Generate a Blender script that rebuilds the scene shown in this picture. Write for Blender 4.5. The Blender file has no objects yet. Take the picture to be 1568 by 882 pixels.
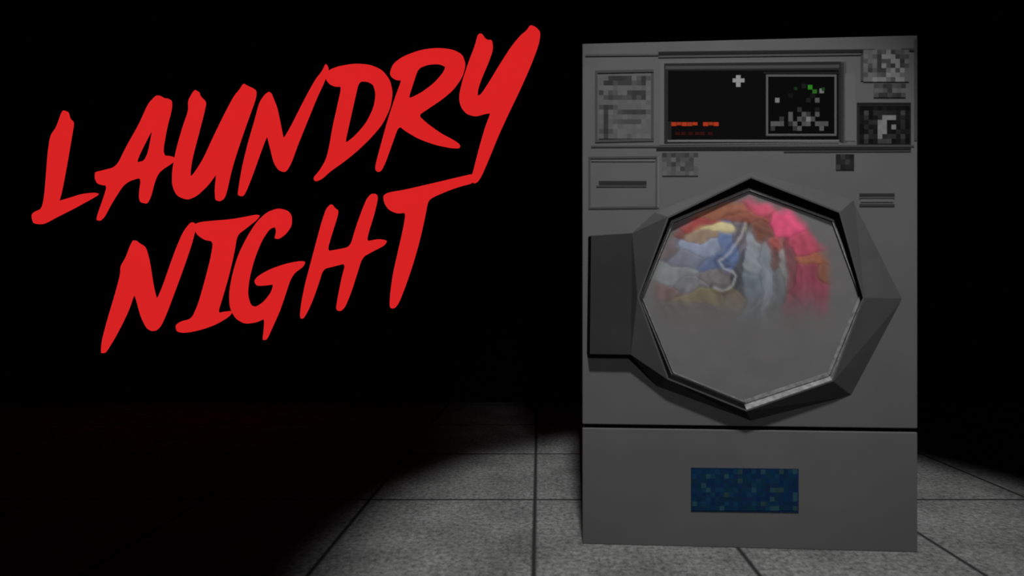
import bpy, math, random
from mathutils import Vector, noise
random.seed(4)
sc = bpy.context.scene
sc.view_settings.view_transform = 'Standard'
sc.view_settings.look = 'None'
K = 1/8      # everything in the room is dark; the lamps are strong

# ------------------------------------------------------------------ helpers
FPX, VX, VY, CAMH = 885.0, 825.0, 450.0, 0.75
YAW = -math.atan2(0.057, 0.967)
O = Vector((0.131, 1.733, 0.0))
U = Vector((math.cos(YAW), math.sin(YAW), 0))
N = Vector((-math.sin(YAW), math.cos(YAW), 0))   # into the machine
W, H, D = 0.969, 1.5, 0.72

def fp(px, py, off=0.0):
    """photo measurement -> machine-local metres on a plane 'off' proud of the front"""
    d = Vector((px - VX, FPX, VY - py)) / FPX
    c = Vector((0, 0, CAMH))
    t = ((O - N * off) - c).dot(N) / d.dot(N)
    p = c + d * t - O
    return Vector((p.dot(U), -off, p.z))

def lin(c):
    return tuple(((v/255)/12.92 if v/255 <= 0.04045 else (((v/255)+0.055)/1.055)**2.4) for v in c)

def new_mat(name, col=(0.2,0.2,0.2), rough=0.6, metal=0.0, spec=0.0):
    m = bpy.data.materials.new(name); m.use_nodes = True
    b = m.node_tree.nodes['Principled BSDF']
    b.inputs['Base Color'].default_value = (*col, 1)
    b.inputs['Roughness'].default_value = rough
    b.inputs['Metallic'].default_value = metal
    b.inputs['Specular IOR Level'].default_value = spec
    return m, m.node_tree.nodes, m.node_tree.links, b

def mottled(name, c1, c2, scale, rough=0.6, spec=0.0):
    m, n, l, b = new_mat(name, c1, rough, 0, spec)
    tc = n.new('ShaderNodeTexCoord')
    nz = n.new('ShaderNodeTexNoise'); nz.inputs['Scale'].default_value = scale; nz.inputs['Detail'].default_value = 4
    cr = n.new('ShaderNodeValToRGB')
    cr.color_ramp.elements[0].position = 0.3; cr.color_ramp.elements[1].position = 0.7
    cr.color_ramp.elements[0].color = (*c1, 1); cr.color_ramp.elements[1].color = (*c2, 1)
    l.new(tc.outputs['Object'], nz.inputs['Vector']); l.new(nz.outputs['Fac'], cr.inputs['Fac'])
    l.new(cr.outputs['Color'], b.inputs['Base Color'])
    return m

def mesh_obj(name, verts, faces, mat=None, parent=None, smooth=False):
    me = bpy.data.meshes.new(name); me.from_pydata([tuple(v) for v in verts], [], faces); me.update()
    ob = bpy.data.objects.new(name, me); sc.collection.objects.link(ob)
    if mat: me.materials.append(mat)
    if parent: ob.parent = parent
    for p in me.polygons: p.use_smooth = smooth
    return ob

def box(name, lo, hi, mat, parent=None, bev=0.0):
    x0,y0,z0 = lo; x1,y1,z1 = hi
    v = [(x0,y0,z0),(x1,y0,z0),(x1,y1,z0),(x0,y1,z0),(x0,y0,z1),(x1,y0,z1),(x1,y1,z1),(x0,y1,z1)]
    f = [(0,3,2,1),(4,5,6,7),(0,1,5,4),(1,2,6,5),(2,3,7,6),(3,0,4,7)]
    ob = mesh_obj(name, v, f, mat, parent)
    if bev:
        md = ob.modifiers.new('bevel','BEVEL'); md.width = bev; md.segments = 2
    return ob

def fix_normals(ob):
    import bmesh
    bm = bmesh.new(); bm.from_mesh(ob.data); bmesh.ops.recalc_face_normals(bm, faces=bm.faces[:]); bm.to_mesh(ob.data); bm.free()

# ------------------------------------------------------------------ camera
cam = bpy.data.cameras.new('camera'); co = bpy.data.objects.new('camera', cam); sc.collection.objects.link(co)
co.location = (0,0,CAMH); co.rotation_euler = (math.radians(90),0,0)
cam.sensor_width = 36; cam.sensor_fit = 'HORIZONTAL'; cam.lens = FPX/1568*36
cam.shift_x = -(VX-784)/1568; cam.shift_y = (VY-441)/1568
cam.clip_start = 0.02
cam.dof.use_dof = True; cam.dof.focus_distance = 3.98; cam.dof.aperture_fstop = 3.4
sc.camera = co

# ------------------------------------------------------------------ room
T = 0.602
m_floor, n, l, b = new_mat('floor_tiles', rough=0.85)
tc = n.new('ShaderNodeTexCoord'); sep = n.new('ShaderNodeSeparateXYZ'); l.new(tc.outputs['Object'], sep.inputs[0])
def mth(op, a, bb=None, c=None):
    nd = n.new('ShaderNodeMath'); nd.operation = op
    for i, v in enumerate((a, bb, c)):
        if v is None: continue
        if isinstance(v, (int,float)): nd.inputs[i].default_value = v
        else: l.new(v, nd.inputs[i])
    return nd.outputs[0]
def grid(o, off):
    a = mth('DIVIDE', mth('SUBTRACT', o, off), T)
    return mth('ABSOLUTE', mth('SUBTRACT', a, mth('ROUND', a)))
dx = grid(sep.outputs['X'], -0.014); dy = grid(sep.outputs['Y'], 2.107)
dm = mth('MINIMUM', dx, dy)
gm = n.new('ShaderNodeMapRange'); gm.inputs['From Min'].default_value = 0.005; gm.inputs['From Max'].default_value = 0.017
l.new(dm, gm.inputs['Value'])
n1 = n.new('ShaderNodeTexNoise'); n1.inputs['Scale'].default_value = 60; n1.inputs['Detail'].default_value = 6; n1.inputs['Roughness'].default_value = 0.8
n2 = n.new('ShaderNodeTexNoise'); n2.inputs['Scale'].default_value = 5; n2.inputs['Detail'].default_value = 3
l.new(tc.outputs['Object'], n1.inputs['Vector']); l.new(tc.outputs['Object'], n2.inputs['Vector'])
cr = n.new('ShaderNodeValToRGB'); cr.color_ramp.elements[0].position=0.36; cr.color_ramp.elements[1].position=0.64
FK = K*0.98
cr.color_ramp.elements[0].color=(0.11*FK,0.11*FK,0.11*FK,1); cr.color_ramp.elements[1].color=(0.41*FK,0.41*FK,0.405*FK,1)
l.new(n1.outputs['Fac'], cr.inputs['Fac'])
mr = n.new('ShaderNodeMapRange'); mr.inputs['From Min'].default_value=0.3; mr.inputs['From Max'].default_value=0.7; mr.inputs['To Min'].default_value=0.75; mr.inputs['To Max'].default_value=1.2
l.new(n2.outputs['Fac'], mr.inputs['Value'])
mx = n.new('ShaderNodeMix'); mx.data_type='RGBA'; mx.blend_type='MULTIPLY'; mx.inputs[0].default_value=1
l.new(cr.outputs['Color'], mx.inputs[6]); l.new(mr.outputs[0], mx.inputs[7])
mg = n.new('ShaderNodeMix'); mg.data_type='RGBA'; l.new(gm.outputs[0], mg.inputs[0])
mg.inputs[6].default_value=(0.045*K,0.045*K,0.045*K,1); l.new(mx.outputs[2], mg.inputs[7])
l.new(mg.outputs[2], b.inputs['Base Color'])
bp = n.new('ShaderNodeBump'); bp.inputs['Strength'].default_value=0.5; bp.inputs['Distance'].default_value=0.003
l.new(gm.outputs[0], bp.inputs['Height']); l.new(bp.outputs['Normal'], b.inputs['Normal'])
mesh_obj('floor', [(-4,-1.5,0),(4,-1.5,0),(4,4,0),(-4,4,0)], [(0,1,2,3)], m_floor)

m_wall = mottled('black_painted_wall', (0.0004,)*3, (0.0006,)*3, 3, 0.95, 0.0)
box('wall_back', (-4,4,0), (4,4.1,4.7), m_wall)
box('wall_left', (-4.1,-1.5,0), (-4,4.1,4.7), m_wall)
box('wall_right', (4,-1.5,0), (4.1,4.1,4.7), m_wall)

# ------------------------------------------------------------------ washing machine
wm = bpy.data.objects.new('washing_machine', None); sc.collection.objects.link(wm)
wm.location = O; wm.rotation_euler = (0,0,YAW)
def g3(v): return (v*K,)*3
m_body = mottled('grey_enamel', g3(0.168), g3(0.185), 6)
m_dark = mottled('dark_gap', g3(0.006), g3(0.01), 20, 0.9)
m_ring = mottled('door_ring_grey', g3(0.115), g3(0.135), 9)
m_ring_shade = mottled('door_ring_left_shade', g3(0.072), g3(0.085), 9)  # ring grey darkened: shading of the left slope put into colour
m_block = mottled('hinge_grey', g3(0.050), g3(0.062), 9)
m_ring_deep_shade = mottled('door_ring_deep_shade', g3(0.036), g3(0.044), 9)  # darkest left ring face, again shade painted as colour
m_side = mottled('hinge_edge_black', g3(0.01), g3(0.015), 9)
m_recess = mottled('door_recess_shade', g3(0.008), g3(0.012), 20, 0.7)  # inner recess wall blackened: its shade is put into the colour
m_rim = mottled('door_rim_and_highlight', g3(0.22), g3(0.50), 60, 0.4)  # rim metal, also the painted highlight on the lower-right recess

box('cabinet', (0.002,0.012,0), (W-0.002,D,H-0.001), m_body, wm, 0.004)
seam = fp(1150,656).z
box('front_panel', (0,0,seam+0.006), (W,0.0125,H), m_body, wm, 0.002)
box('kick_panel', (0,0,0.0), (W,0.0125,seam-0.006), m_body, wm, 0.002)
box('panel_seam', (0.006,0.008,seam-0.008), (W-0.006,0.0122,seam+0.008), m_dark, wm)

# door ring
OB, OC, OH = 0.036, 0.014, 0.030
A8 = [(1153,263),(1308,305),(1384,457),(1305,606),(1150,645),(1005,592),None,(1003,325)]
B8 = [(1150,270),(1287,324),(1324,456),(1276,584),(1143,630),(1022,581),(976,455),(1022,332)]
C8 = [(1147,287),(1277,335),(1321,455),(1271,576),(1140,619),(1028,573),(979,455),(1028,337)]
vs = [fp(*p,-0.002) if p else Vector((0,0,0)) for p in A8] + [fp(*p,OB) for p in B8]
fs = [(i,(i+1)%8,8+(i+1)%8,8+i) for i in range(8) if i not in (5,6)]
HU, HL = fp(968,357,OH), fp(966,543,OH)
vs += [HU, HL, Vector((HU.x,0.002,HU.z)), Vector((HL.x,0.002,HL.z))]   # 16..19
vs[6] = HU
fs += [(7,15,16),(16,15,14),(16,14,17),(17,14,13),(17,13,5),(7,16,18),(5,19,17)]
ob = mesh_obj('door_ring', vs, fs, m_ring, wm)
ob.data.materials.append(m_ring_shade); ob.data.materials.append(m_ring_deep_shade)
for fi,mi in ((6,1),(7,1),(8,2),(9,1),(10,1)): ob.data.polygons[fi].material_index = mi  # left slope faces take the painted shading greys
def shrink(pts, k):
    cx = sum(p[0] for p in pts)/8; cy = sum(p[1] for p in pts)/8
    return [(cx+(p[0]-cx)*k, cy+(p[1]-cy)*k) for p in pts]
B8i = shrink(B8, 0.985)
rf = [(i,(i+1)%8,8+(i+1)%8,8+i) for i in range(8)]
mesh_obj('door_lip', [fp(*p,OB) for p in B8] + [fp(*p,OB) for p in B8i], rf, m_ring, wm)
ob = mesh_obj('door_recess_wall', [fp(*p,OB) for p in B8i] + [fp(*p,OC) for p in C8], rf, m_recess, wm)
ob.data.materials.append(m_rim)
for p in ob.data.polygons:
    if p.index in (2,3): p.material_index = 1  # lower-right recess walls coloured pale to imitate catching light
def bar(name, p, q, w, off, th, mat):
    a = fp(*p,off); c = fp(*q,off); d = (c-a).normalized(); s = Vector((-d.z,0,d.x))*w/2
    y = Vector((0,-th,0))
    vs = [a-s,a+s,c+s,c-s,a-s+y,a+s+y,c+s+y,c-s+y]
    o = mesh_obj(name, vs, [(0,1,2,3),(7,6,5,4),(0,4,5,1),(1,5,6,2),(2,6,7,3),(3,7,4,0)], mat, wm); fix_normals(o); return o
Cr = shrink(C8, 0.975)
wd = [0.003,0.003,0.008,0.010,0.003,0.002,0.002,0.003]  # rim widened at lower right to imitate its lit edge
for i in range(8):
    bar('door_rim_%d'%(i+1), Cr[i], Cr[(i+1)%8], wd[i], OC, 0.003, m_rim)

# hinge block
HB = [(899,542),(901,361),(968,357),(966,543)]
vf = [fp(*p,OH) for p in HB]; vb = [Vector((v.x,0.002,v.z)) for v in vf]
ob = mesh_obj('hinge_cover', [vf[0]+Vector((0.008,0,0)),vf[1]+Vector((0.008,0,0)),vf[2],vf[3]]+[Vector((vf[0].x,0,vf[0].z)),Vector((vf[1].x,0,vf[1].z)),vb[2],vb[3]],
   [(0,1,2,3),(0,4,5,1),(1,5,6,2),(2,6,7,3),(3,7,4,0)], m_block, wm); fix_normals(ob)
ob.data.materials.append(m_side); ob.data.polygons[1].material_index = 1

# ------------------------------------------------------------------ laundry seen behind the door glass
G = 0.19*K/0.055
blobs = [((1175,320),(165,52,80),34,11),((1212,343),(178,45,88),24,16),((1232,372),(146,45,70),18,20),
 ((1238,450),(112,42,60),24,40),((1218,478),(94,48,56),22,24),((1207,405),(92,50,55),9,34),
 ((1105,323),(118,68,46),44,8),((1150,330),(112,58,44),30,8),((1165,352),(96,54,42),12,22),((1190,375),(128,56,52),16,14),((1188,398),(84,56,52),10,20),
 ((1250,395),(128,70,45),28,8),((1266,414),(108,64,46),12,14),
 ((1058,345),(124,46,44),32,7),((1030,355),(95,52,48),16,12),((1020,382),(85,74,76),18,18),
 ((1098,351),(158,146,100),26,6),((1072,362),(112,94,76),18,6),
 ((1070,378),(104,112,132),44,8),((1048,398),(90,94,106),28,11),((1114,382),(72,88,124),13,26),((1092,402),(70,82,112),30,9),
 ((1130,362),(84,78,84),7,24),((1155,392),(104,110,116),9,34),((1172,430),(96,102,110),12,56),((1156,460),(78,86,94),14,36),
 ((1189,440),(78,82,86),8,44),
 ((1134,428),(58,60,66),8,26),((1095,426),(88,84,86),28,8),((1078,455),(96,86,60),34,9),((1122,460),(88,78,64),16,14),
 ((1025,418),(100,104,106),26,16),((1020,446),(90,70,68),24,10),((1052,436),(90,90,94),22,10),((1058,476),(80,68,64),34,12),((1198,400),(108,106,106),6,34)]
seam_pts = [(1141,342),(1136,358),(1127,374),(1112,390),(1100,400),(1108,412),(1122,416),(1129,424),(1122,438),(1108,444),(1094,440)]
def segd(p, a, c):
    ax,ay=a; cx,cy=c; t=((p[0]-ax)*(cx-ax)+(p[1]-ay)*(cy-ay))/((cx-ax)**2+(cy-ay)**2); t=max(0,min(1,t))
    return math.hypot(p[0]-ax-t*(cx-ax), p[1]-ay-t*(cy-ay))
def sm(a,b_,x):
    t=max(0,min(1,(x-a)/(b_-a))); return t*t*(3-2*t)
def inpoly(x,y,poly):
    r=False; j=len(poly)-1
    for i in range(len(poly)):
        if (poly[i][1]>y)!=(poly[j][1]>y) and x<(poly[j][0]-poly[i][0])*(y-poly[i][1])/(poly[j][1]-poly[i][1])+poly[i][0]: r=not r
        j=i
    return r
def laundry(x,y):
    nx = noise.noise(Vector((x/34,y/34,1)))*12 + noise.noise(Vector((x/13,y/13,4)))*3
    ny = noise.noise(Vector((x/34,y/34,7)))*12 + noise.noise(Vector((x/13,y/13,9)))*3
    X,Y = x+nx, y+ny
    ws=0; c=[0,0,0]; qs=[]
    for (bx,by),col,sx,sy in blobs:
        q=((X-bx)/sx)**2+((Y-by)/sy)**2; qs.append(q)
        w=math.exp(-q*2.9)+1e-10/(1+q)**4
        ws+=w; L=lin(col)
        for k in range(3): c[k]+=L[k]*w
    c=[v/ws for v in c]
    qs.sort(); edge=math.sqrt(qs[1])-math.sqrt(qs[0])
    # misted glass: pull towards a hazy grey
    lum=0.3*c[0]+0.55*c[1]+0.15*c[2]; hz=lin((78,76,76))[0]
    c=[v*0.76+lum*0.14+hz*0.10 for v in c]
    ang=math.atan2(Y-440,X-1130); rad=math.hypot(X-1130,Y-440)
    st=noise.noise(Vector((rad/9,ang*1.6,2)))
    fold_shade=1.0+0.26*st+0.16*noise.noise(Vector((x/9,y/14,5)))  # shading of the folds multiplied into the cloth colour
    fold_shade*=1-0.24*(1-sm(0.0,0.28,edge))  # painted crease shade where cloths meet
    c=[max(0,v*fold_shade) for v in c]
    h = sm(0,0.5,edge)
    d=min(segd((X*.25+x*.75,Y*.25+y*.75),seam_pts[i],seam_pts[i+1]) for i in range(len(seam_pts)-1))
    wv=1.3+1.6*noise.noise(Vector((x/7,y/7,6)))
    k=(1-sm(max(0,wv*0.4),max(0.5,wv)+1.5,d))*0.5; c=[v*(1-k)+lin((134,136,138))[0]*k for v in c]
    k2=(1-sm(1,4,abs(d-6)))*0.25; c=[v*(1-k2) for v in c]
    r=math.hypot((x-1138)/140,(y-440)/137)
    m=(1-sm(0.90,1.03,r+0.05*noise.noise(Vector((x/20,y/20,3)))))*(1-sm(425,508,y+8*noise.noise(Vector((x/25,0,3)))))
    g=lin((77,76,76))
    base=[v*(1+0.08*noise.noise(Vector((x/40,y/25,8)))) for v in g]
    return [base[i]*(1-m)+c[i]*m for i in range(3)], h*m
step=2.0
gx=[974+step*i for i in range(int(356/step))]; gy=[280+step*i for i in range(int(348/step))]
idx={}; vs=[]; cols=[]; fs=[]
Cx = shrink(C8,1.012)
for j,y in enumerate(gy):
    for i,x in enumerate(gx):
        if inpoly(x,y,Cx):
            c,h=laundry(x,y)
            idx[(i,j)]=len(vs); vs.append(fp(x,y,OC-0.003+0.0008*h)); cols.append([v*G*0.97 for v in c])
for j in range(len(gy)-1):
    for i in range(len(gx)-1):
        q=[(i,j),(i,j+1),(i+1,j+1),(i+1,j)]
        if all(k in idx for k in q): fs.append(tuple(idx[k] for k in q))
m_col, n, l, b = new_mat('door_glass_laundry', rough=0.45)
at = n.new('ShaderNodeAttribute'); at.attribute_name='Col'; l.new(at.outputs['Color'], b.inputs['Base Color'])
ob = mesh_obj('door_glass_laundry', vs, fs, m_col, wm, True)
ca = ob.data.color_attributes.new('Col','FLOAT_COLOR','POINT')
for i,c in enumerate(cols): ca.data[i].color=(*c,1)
mesh_obj('door_back', [fp(*p,OC-0.005) for p in shrink(C8,1.01)], [tuple(range(8))], m_body, wm)

# ------------------------------------------------------------------ printed graphics / control panel
gv=[]; gf=[]; gc=[]
ev=[]; ef=[]; ec=[]
GN=0.60
def quad(x0,y0,x1,y1,col,off=0.002,gain=None,emit=False,sk=0.0):
    if gain is None: gain=GN
    V,F,C=(ev,ef,ec) if emit else (gv,gf,gc)
    i=len(V)
    if isinstance(col,(int,float)): col=(col,col,col)
    for p in ((x0,y0),(x0,y1),(x1,y1+sk),(x1,y0+sk)): V.append(fp(*p,off))
    F.append((i,i+1,i+2,i+3)); L=lin(col)
    C.append(L if emit else tuple(v*G*gain for v in L))
def pix(x0,y0,rows,pw,ph,pal,off=0.0025,gain=None,jit=5):
    for r,row in enumerate(rows):
        for c,ch in enumerate(row):
            if ch in pal:
                v=pal[ch]; j=random.uniform(-jit,jit)
                v=(v,v,v) if isinstance(v,(int,float)) else v
                quad(x0+c*pw,y0+r*ph,x0+(c+1)*pw,y0+(r+1)*ph,tuple(max(2,k+j) for k in v),off,gain)
def outline(x0,y0,x1,y1,t,col,off=0.002,sk=0,**k):
    quad(x0,y0,x1,y0+t,col,off,sk=sk,**k); quad(x0,y1-t,x1,y1,col,off,sk=sk,**k)
    quad(x0,y0+t,x0+t,y1-t,col,off,**k); quad(x1-t,y0+t,x1,y1-t,col,off,**k)

quad(896,83,1008,86,68,sk=-1); quad(1008,79,1340,84,34,sk=-4); quad(1008,85,1335,88,68,sk=-4)
quad(1380,74,1400,78,52)
outline(911,108,1001,218,4,62,sk=-2)
P={'#':50,'o':66,'.':82,'w':100}
pix(917,116,["..#####.o#o",
             ".##o###oo#.",
             "...........",
             "#.oo..####.",
             ".o#oooo#o#.",
             "...........",
             "o##o.......",
             ".#..o#####o",
             ".#.........",
             ".#.oooooo..",
             ".#.........",
             "o#o........",
             ".#....o...."],7.2,7.4,P)
quad(1010,94,1296,222,86,0.0012,sk=-3)
quad(1017,97,1288,220,36,0.0016,sk=-3)
quad(1019,101,1285,106,62,0.002,sk=-2); quad(1022,214,1285,217,96,0.002)
quad(1023,108,1284,214,12,0.0022,sk=-1)
quad(1284,94,1311,222,82,0.0012)
quad(1288,96,1292,218,46,0.002)
outline(1173,114,1281,208,3.2,78,0.0028)
quad(1169,110,1285,113,28,0.0028)
quad(1177,118,1277,204,10,0.0026)
S={'a':46,'b':72,'c':104,'d':24,'g':(20,44,20)}
pix(1180,121,["..............",
              ".......d......",
              "...........c..",
              "....d....d....",
              ".c......d.b...",
              "..............",
              "......a...d...",
              "....b..ba.b...",
              "..a.b.bacb....",
              "bbb.ab.bb.bbb.",
              "a....ab....b.."],6.8,7.2,S,0.003)
quad(1237,130,1244,137,(38,118,28),0.0034,emit=True); quad(1244,137,1251,143,(34,92,26),0.0034,emit=True)
quad(1258,134,1263,139,(20,56,20),0.0034,emit=True); quad(1216,133,1221,138,(14,42,14),0.0034,emit=True)
quad(1127,115,1134,133,130,0.003); quad(1122,120,1140,126,130,0.0032)
# red readout: a row of small segments, with a dimmer row beneath
for i in range(9):
    if i==5: continue
    x=1028+i*8.1
    quad(x,187,x+7.6,193-(i%3==1)*1.2,(158-(i%2)*18,46,22),0.003,emit=True)
for x in (1034,1043,1054,1064,1072,1084): quad(x,202,x+7,207,(44,17,13),0.003)
quad(1023,186,1028,214,30,0.0026)
R={'#':50,'o':68,'.':86,'w':108}
pix(1322,76,["...oow#oo.",
             "..o#www#oo",
             "o..#ooww#.",
             ".o.#wo#w#o",
             ".#o##.wow.",
             "o..oowww..",
             "..www.oww."],7,7,R,0.0024)
quad(1318,82,1322,124,58)
pix(1338,128,["oo##oo#","..o#...","o##o##o"],7,7,{'#':46,'o':62,'.':80})
quad(1312,157,1395,160,28,0.0022)
quad(1312,158,1395,224,34,0.0018)
pix(1316,162,["###########",
              "#o#.....#o#",
              "#.##.www#.#",
              "##..ww###.#",
              "#.##ww#w#.#",
              "##.#ww##.##",
              "#o..w...#o#",
              "#.##ooo##.#"],7,7.2,{'#':20,'o':52,'.':36,'w':102},0.0024)
quad(1005,226,1395,230,34,sk=-1); quad(905,223,1400,225.5,64,sk=-1); quad(1200,231,1395,233,58,sk=-1)
quad(1294,112,1310,216,86,0.0022)
outline(901,240,1007,320,3,62,sk=-1); quad(917,277,990,284,40); quad(913,284,990,286,64); quad(905,245,1003,247,90)
quad(1006,240,1009,318,92)
pix(1014,234,["#o#o##o#","oo.#oo#.",".o#o.oo.","..o.#oo.","..o..o.."],6.9,7,{'#':54,'o':66,'.':80})
pix(1280,236,["#o##","##o#","o###"],7,8,{'#':30,'o':46})
quad(1316,296,1370,300,42); quad(1316,301,1370,304,64); quad(1316,312,1370,316,50); quad(1318,305,1368,309,86)
quad(1400,60,1404,215,62,0.0018)
quad(1058,716,1223,783,(14,33,55),0.002,gain=0.72,sk=2)
for j in range(9):
    for i in range(23):
        r=random.random()
        base=(12+6*random.random(),32+9*random.random(),52+12*random.random())
        if r>0.94: base=(32,58,66)
        elif r>0.86: base=(18,45,66)
        elif r>0.81: base=(34,52,54)
        quad(1060+i*7,719+j*7,1067+i*7,726+j*7,base,0.0026,gain=0.72)
for nm,V,F,C,em in (('control_panel',gv,gf,gc,False),('display_leds',ev,ef,ec,True)):
    m, n, l, b = new_mat(nm+'_print', rough=0.6)
    at = n.new('ShaderNodeAttribute'); at.attribute_name='Col'
    if em:
        b.inputs['Base Color'].default_value=(0.001,0.001,0.001,1)
        l.new(at.outputs['Color'], b.inputs['Emission Color']); b.inputs['Emission Strength'].default_value=1.0
    else: l.new(at.outputs['Color'], b.inputs['Base Color'])
    ob = mesh_obj(nm, V, F, m, wm)
    ca = ob.data.color_attributes.new('Col','FLOAT_COLOR','CORNER')
    for p in ob.data.polygons:
        for li in p.loop_indices: ca.data[li].color=(*C[p.index],1)

# ------------------------------------------------------------------ red brush title overlay, added as glowing letters on the back wall
YW = 3.985
def wp(p):
    return ((p[0]-VX)*YW/FPX, CAMH+(VY-p[1])*YW/FPX)
glyphs = {
'L':[[(97,170),(103,170),(106,182),(112,186),(108,210),(99,262),(92,298),(88,309),(106,304),(128,297),(150,295),(148,299),(130,309),(110,320),(86,332),(66,343),(53,343),(50,330),(54,325),(66,320),(70,300),(73,262),(75,235),(79,208),(88,196)]],
'A':[[(240,147),(247,147),(252,151),(262,152),(262,166),(254,196),(247,238),(268,240),(266,247),(243,262),(236,276),(230,300),(224,312),(216,310),(214,300),(218,270),(190,279),(170,310),(158,333),(150,339),(150,332),(160,304),(166,284),(152,283),(147,275),(147,264),(156,262),(180,256),(195,225),(215,190),(228,160)],
     [(237,188),(214,232),(207,250),(226,246)]],
'U':[[(299,138),(304,140),(306,147),(315,155),(312,170),(303,205),(295,235),(291,255),(290,272),(297,268),(312,245),(328,210),(345,175),(360,147),(368,138),(374,128),(380,132),(392,137),(391,150),(380,180),(366,220),(354,258),(347,290),(343,303),(336,308),(331,307),(330,290),(333,262),(318,283),(300,300),(285,306),(272,300),(265,285),(265,262),(271,230),(281,195),(290,170),(289,155)]],
'N':[[(398,158),(406,146),(414,140),(418,150),(424,165),(430,195),(434,215),(446,195),(466,155),(484,122),(494,110),(500,97),(503,106),(496,125),(485,148),(470,185),(455,222),(445,250),(437,263),(428,262),(420,250),(414,225),(409,205),(400,228),(388,262),(378,288),(372,300),(365,300),(367,285),(372,255),(382,215),(391,185)]],
'D':[[(498,118),(504,108),(520,102),(545,98),(568,100),(586,108),(597,122),(601,142),(597,165),(585,190),(566,212),(545,232),(525,248),(505,262),(492,274),(482,278),(481,272),(490,262),(500,245),(505,225),(510,195),(518,160),(524,132),(512,132),(503,128)],
     [(549,124),(543,150),(534,190),(527,222),(545,208),(562,188),(573,165),(576,145),(572,130),(562,124)]],
'R':[[(598,110),(603,98),(618,87),(645,77),(672,74),(695,77),(709,85),(713,98),(708,117),(694,137),(676,152),(655,166),(640,176),(655,190),(676,205),(697,216),(705,222),(703,227),(688,226),(665,221),(640,212),(620,200),(610,192),(600,220),(590,248),(583,262),(576,263),(575,255),(583,225),(594,185),(606,148),(616,122),(606,122),(598,117)],
     [(640,104),(633,125),(624,153),(645,143),(665,128),(679,112),(683,102),(672,97),(655,98)]],
'Y':[[(732,53),(738,52),(745,62),(754,62),(755,75),(748,95),(738,118),(732,135),(731,148),(737,145),(750,125),(765,100),(783,72),(797,55),(806,48),(812,39),(820,42),(828,50),(825,68),(812,102),(795,140),(778,175),(762,210),(750,240),(738,268),(731,279),(724,281),(722,270),(725,262),(733,230),(743,195),(752,172),(742,174),(728,178),(714,174),(705,163),(703,148),(708,125),(718,95),(727,72)]],
'N2':[[(201,376),(206,367),(212,372),(222,378),(228,400),(234,440),(240,462),(250,440),(262,405),(272,378),(282,355),(292,342),(297,340),(298,352),(292,375),(280,410),(266,448),(254,480),(245,500),(236,508),(226,503),(217,485),(209,455),(205,448),(196,475),(184,500),(172,522),(160,541),(156,540),(158,520),(166,490),(178,450),(186,420),(186,408),(194,395)]],
'I':[[(296,345),(308,340),(330,338),(355,336),(378,332),(398,328),(393,336),(375,350),(362,360),(358,385),(350,420),(340,455),(332,480),(345,477),(356,476),(350,485),(330,497),(308,505),(285,510),(272,508),(270,498),(278,492),(295,488),(305,465),(315,430),(324,395),(328,370),(315,368),(303,360)]],
'G':[[(427,319),(440,322),(446,330),(446,345),(438,357),(428,365),(421,366),(424,355),(422,347),(412,350),(400,368),(389,395),(381,425),(378,450),(383,468),(393,470),(405,462),(416,448),(420,435),(408,437),(394,438),(390,430),(397,422),(415,412),(438,404),(458,400),(467,400),(464,408),(450,418),(443,430),(436,452),(427,478),(417,500),(408,520),(403,521),(405,505),(406,487),(392,494),(376,496),(362,488),(353,472),(352,448),(357,420),(366,390),(380,362),(394,340),(410,325)]],
'H':[[(500,320),(508,312),(512,318),(518,322),(515,335),(507,360),(500,385),(518,382),(537,378),(545,350),(555,322),(562,305),(569,297),(577,297),(578,305),(572,330),(564,355),(561,370),(580,366),(593,368),(588,376),(570,385),(554,394),(546,420),(537,448),(528,470),(521,477),(515,474),(518,455),(524,425),(530,403),(510,408),(494,412),(487,435),(478,460),(470,478),(463,489),(460,485),(462,465),(468,435),(476,405),(484,375),(492,345)]],
'T':[[(587,300),(595,295),(620,291),(650,284),(680,277),(705,271),(727,266),(725,280),(705,285),(685,292),(662,302),(655,308),(650,335),(642,370),(632,405),(620,440),(610,465),(603,473),(597,471),(598,450),(602,420),(610,385),(618,350),(622,325),(608,327),(596,322),(589,312)]],
}
m_red, n, l, b = new_mat('red_title_glow', lin((215,34,34)), 0.6)  # flat title red given as emission, no real lamp
b.inputs['Base Color'].default_value=(0.01,0.001,0.001,1)
nz=n.new('ShaderNodeTexNoise'); nz.inputs['Scale'].default_value=2
cr=n.new('ShaderNodeValToRGB'); cr.color_ramp.elements[0].color=(*lin((214,33,34)),1); cr.color_ramp.elements[1].color=(*lin((217,35,36)),1)
l.new(nz.outputs['Fac'],cr.inputs['Fac']); l.new(cr.outputs['Color'],b.inputs['Emission Color']); b.inputs['Emission Strength'].default_value=1.0
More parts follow.
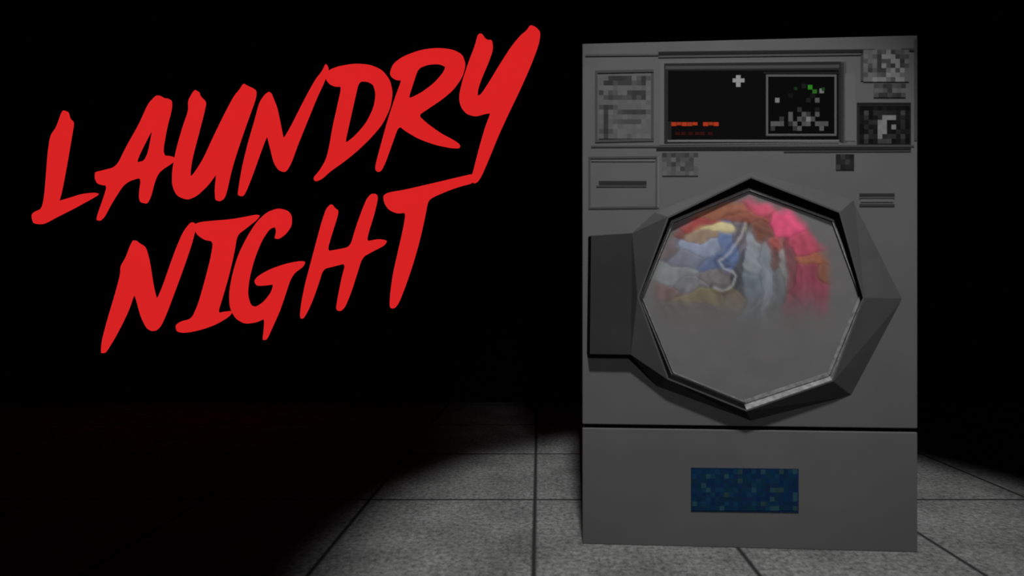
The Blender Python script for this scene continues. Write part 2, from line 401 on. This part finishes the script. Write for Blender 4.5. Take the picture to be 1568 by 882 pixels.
title = bpy.data.objects.new('title_overlay_letters', None); sc.collection.objects.link(title); title.location=(0,YW,0)
def chaikin(p, it=2, r=0.2):
    for _ in range(it):
        q=[]
        for i in range(len(p)):
            a=p[i]; c=p[(i+1)%len(p)]
            q.append((a[0]*(1-r)+c[0]*r, a[1]*(1-r)+c[1]*r)); q.append((a[0]*r+c[0]*(1-r), a[1]*r+c[1]*(1-r)))
        p=q
    return p
for k,loops in glyphs.items():
    cu=bpy.data.curves.new('tmp','CURVE'); cu.dimensions='2D'; cu.fill_mode='BOTH'; cu.extrude=0.012
    for lp in loops:
        pts=[wp(p) for p in chaikin(lp)]
        s=cu.splines.new('POLY'); s.points.add(len(pts)-1); s.use_cyclic_u=True
        for i,p in enumerate(pts): s.points[i].co=(p[0],p[1],0,1)
    t=bpy.data.objects.new('tmp',cu); sc.collection.objects.link(t)
    bpy.context.view_layer.update()
    me=bpy.data.meshes.new_from_object(t.evaluated_get(bpy.context.evaluated_depsgraph_get()))
    bpy.data.objects.remove(t)
    me.materials.clear(); me.materials.append(m_red)
    o=bpy.data.objects.new('letter_'+k.lower(),me); sc.collection.objects.link(o)
    o.rotation_euler=(math.radians(90),0,0); o.parent=title

# ------------------------------------------------------------------ lights
def spot(name, loc, tgt, watts, ang, blend, soft):
    sl=bpy.data.lights.new(name,'SPOT'); so=bpy.data.objects.new(name,sl); sc.collection.objects.link(so)
    so.location=loc; so.rotation_euler=(Vector(tgt)-Vector(loc)).to_track_quat('-Z','Y').to_euler()
    sl.energy=watts; sl.spot_size=math.radians(ang); sl.spot_blend=blend; sl.shadow_soft_size=soft
spot('ceiling_spotlight',(0.1,-0.2,4.2),(0.62,1.64,0),385/K,31.5,0.34,0.12)
spot('fill_spotlight',(0.5,-1.2,2.1),(0.62,1.7,0.70),42/K,31,0.7,0.15)
w=bpy.data.worlds.new('world'); sc.world=w; w.use_nodes=True
w.node_tree.nodes['Background'].inputs[0].default_value=(0.006,0.006,0.006,1)
w.node_tree.nodes['Background'].inputs[1].default_value=1.0
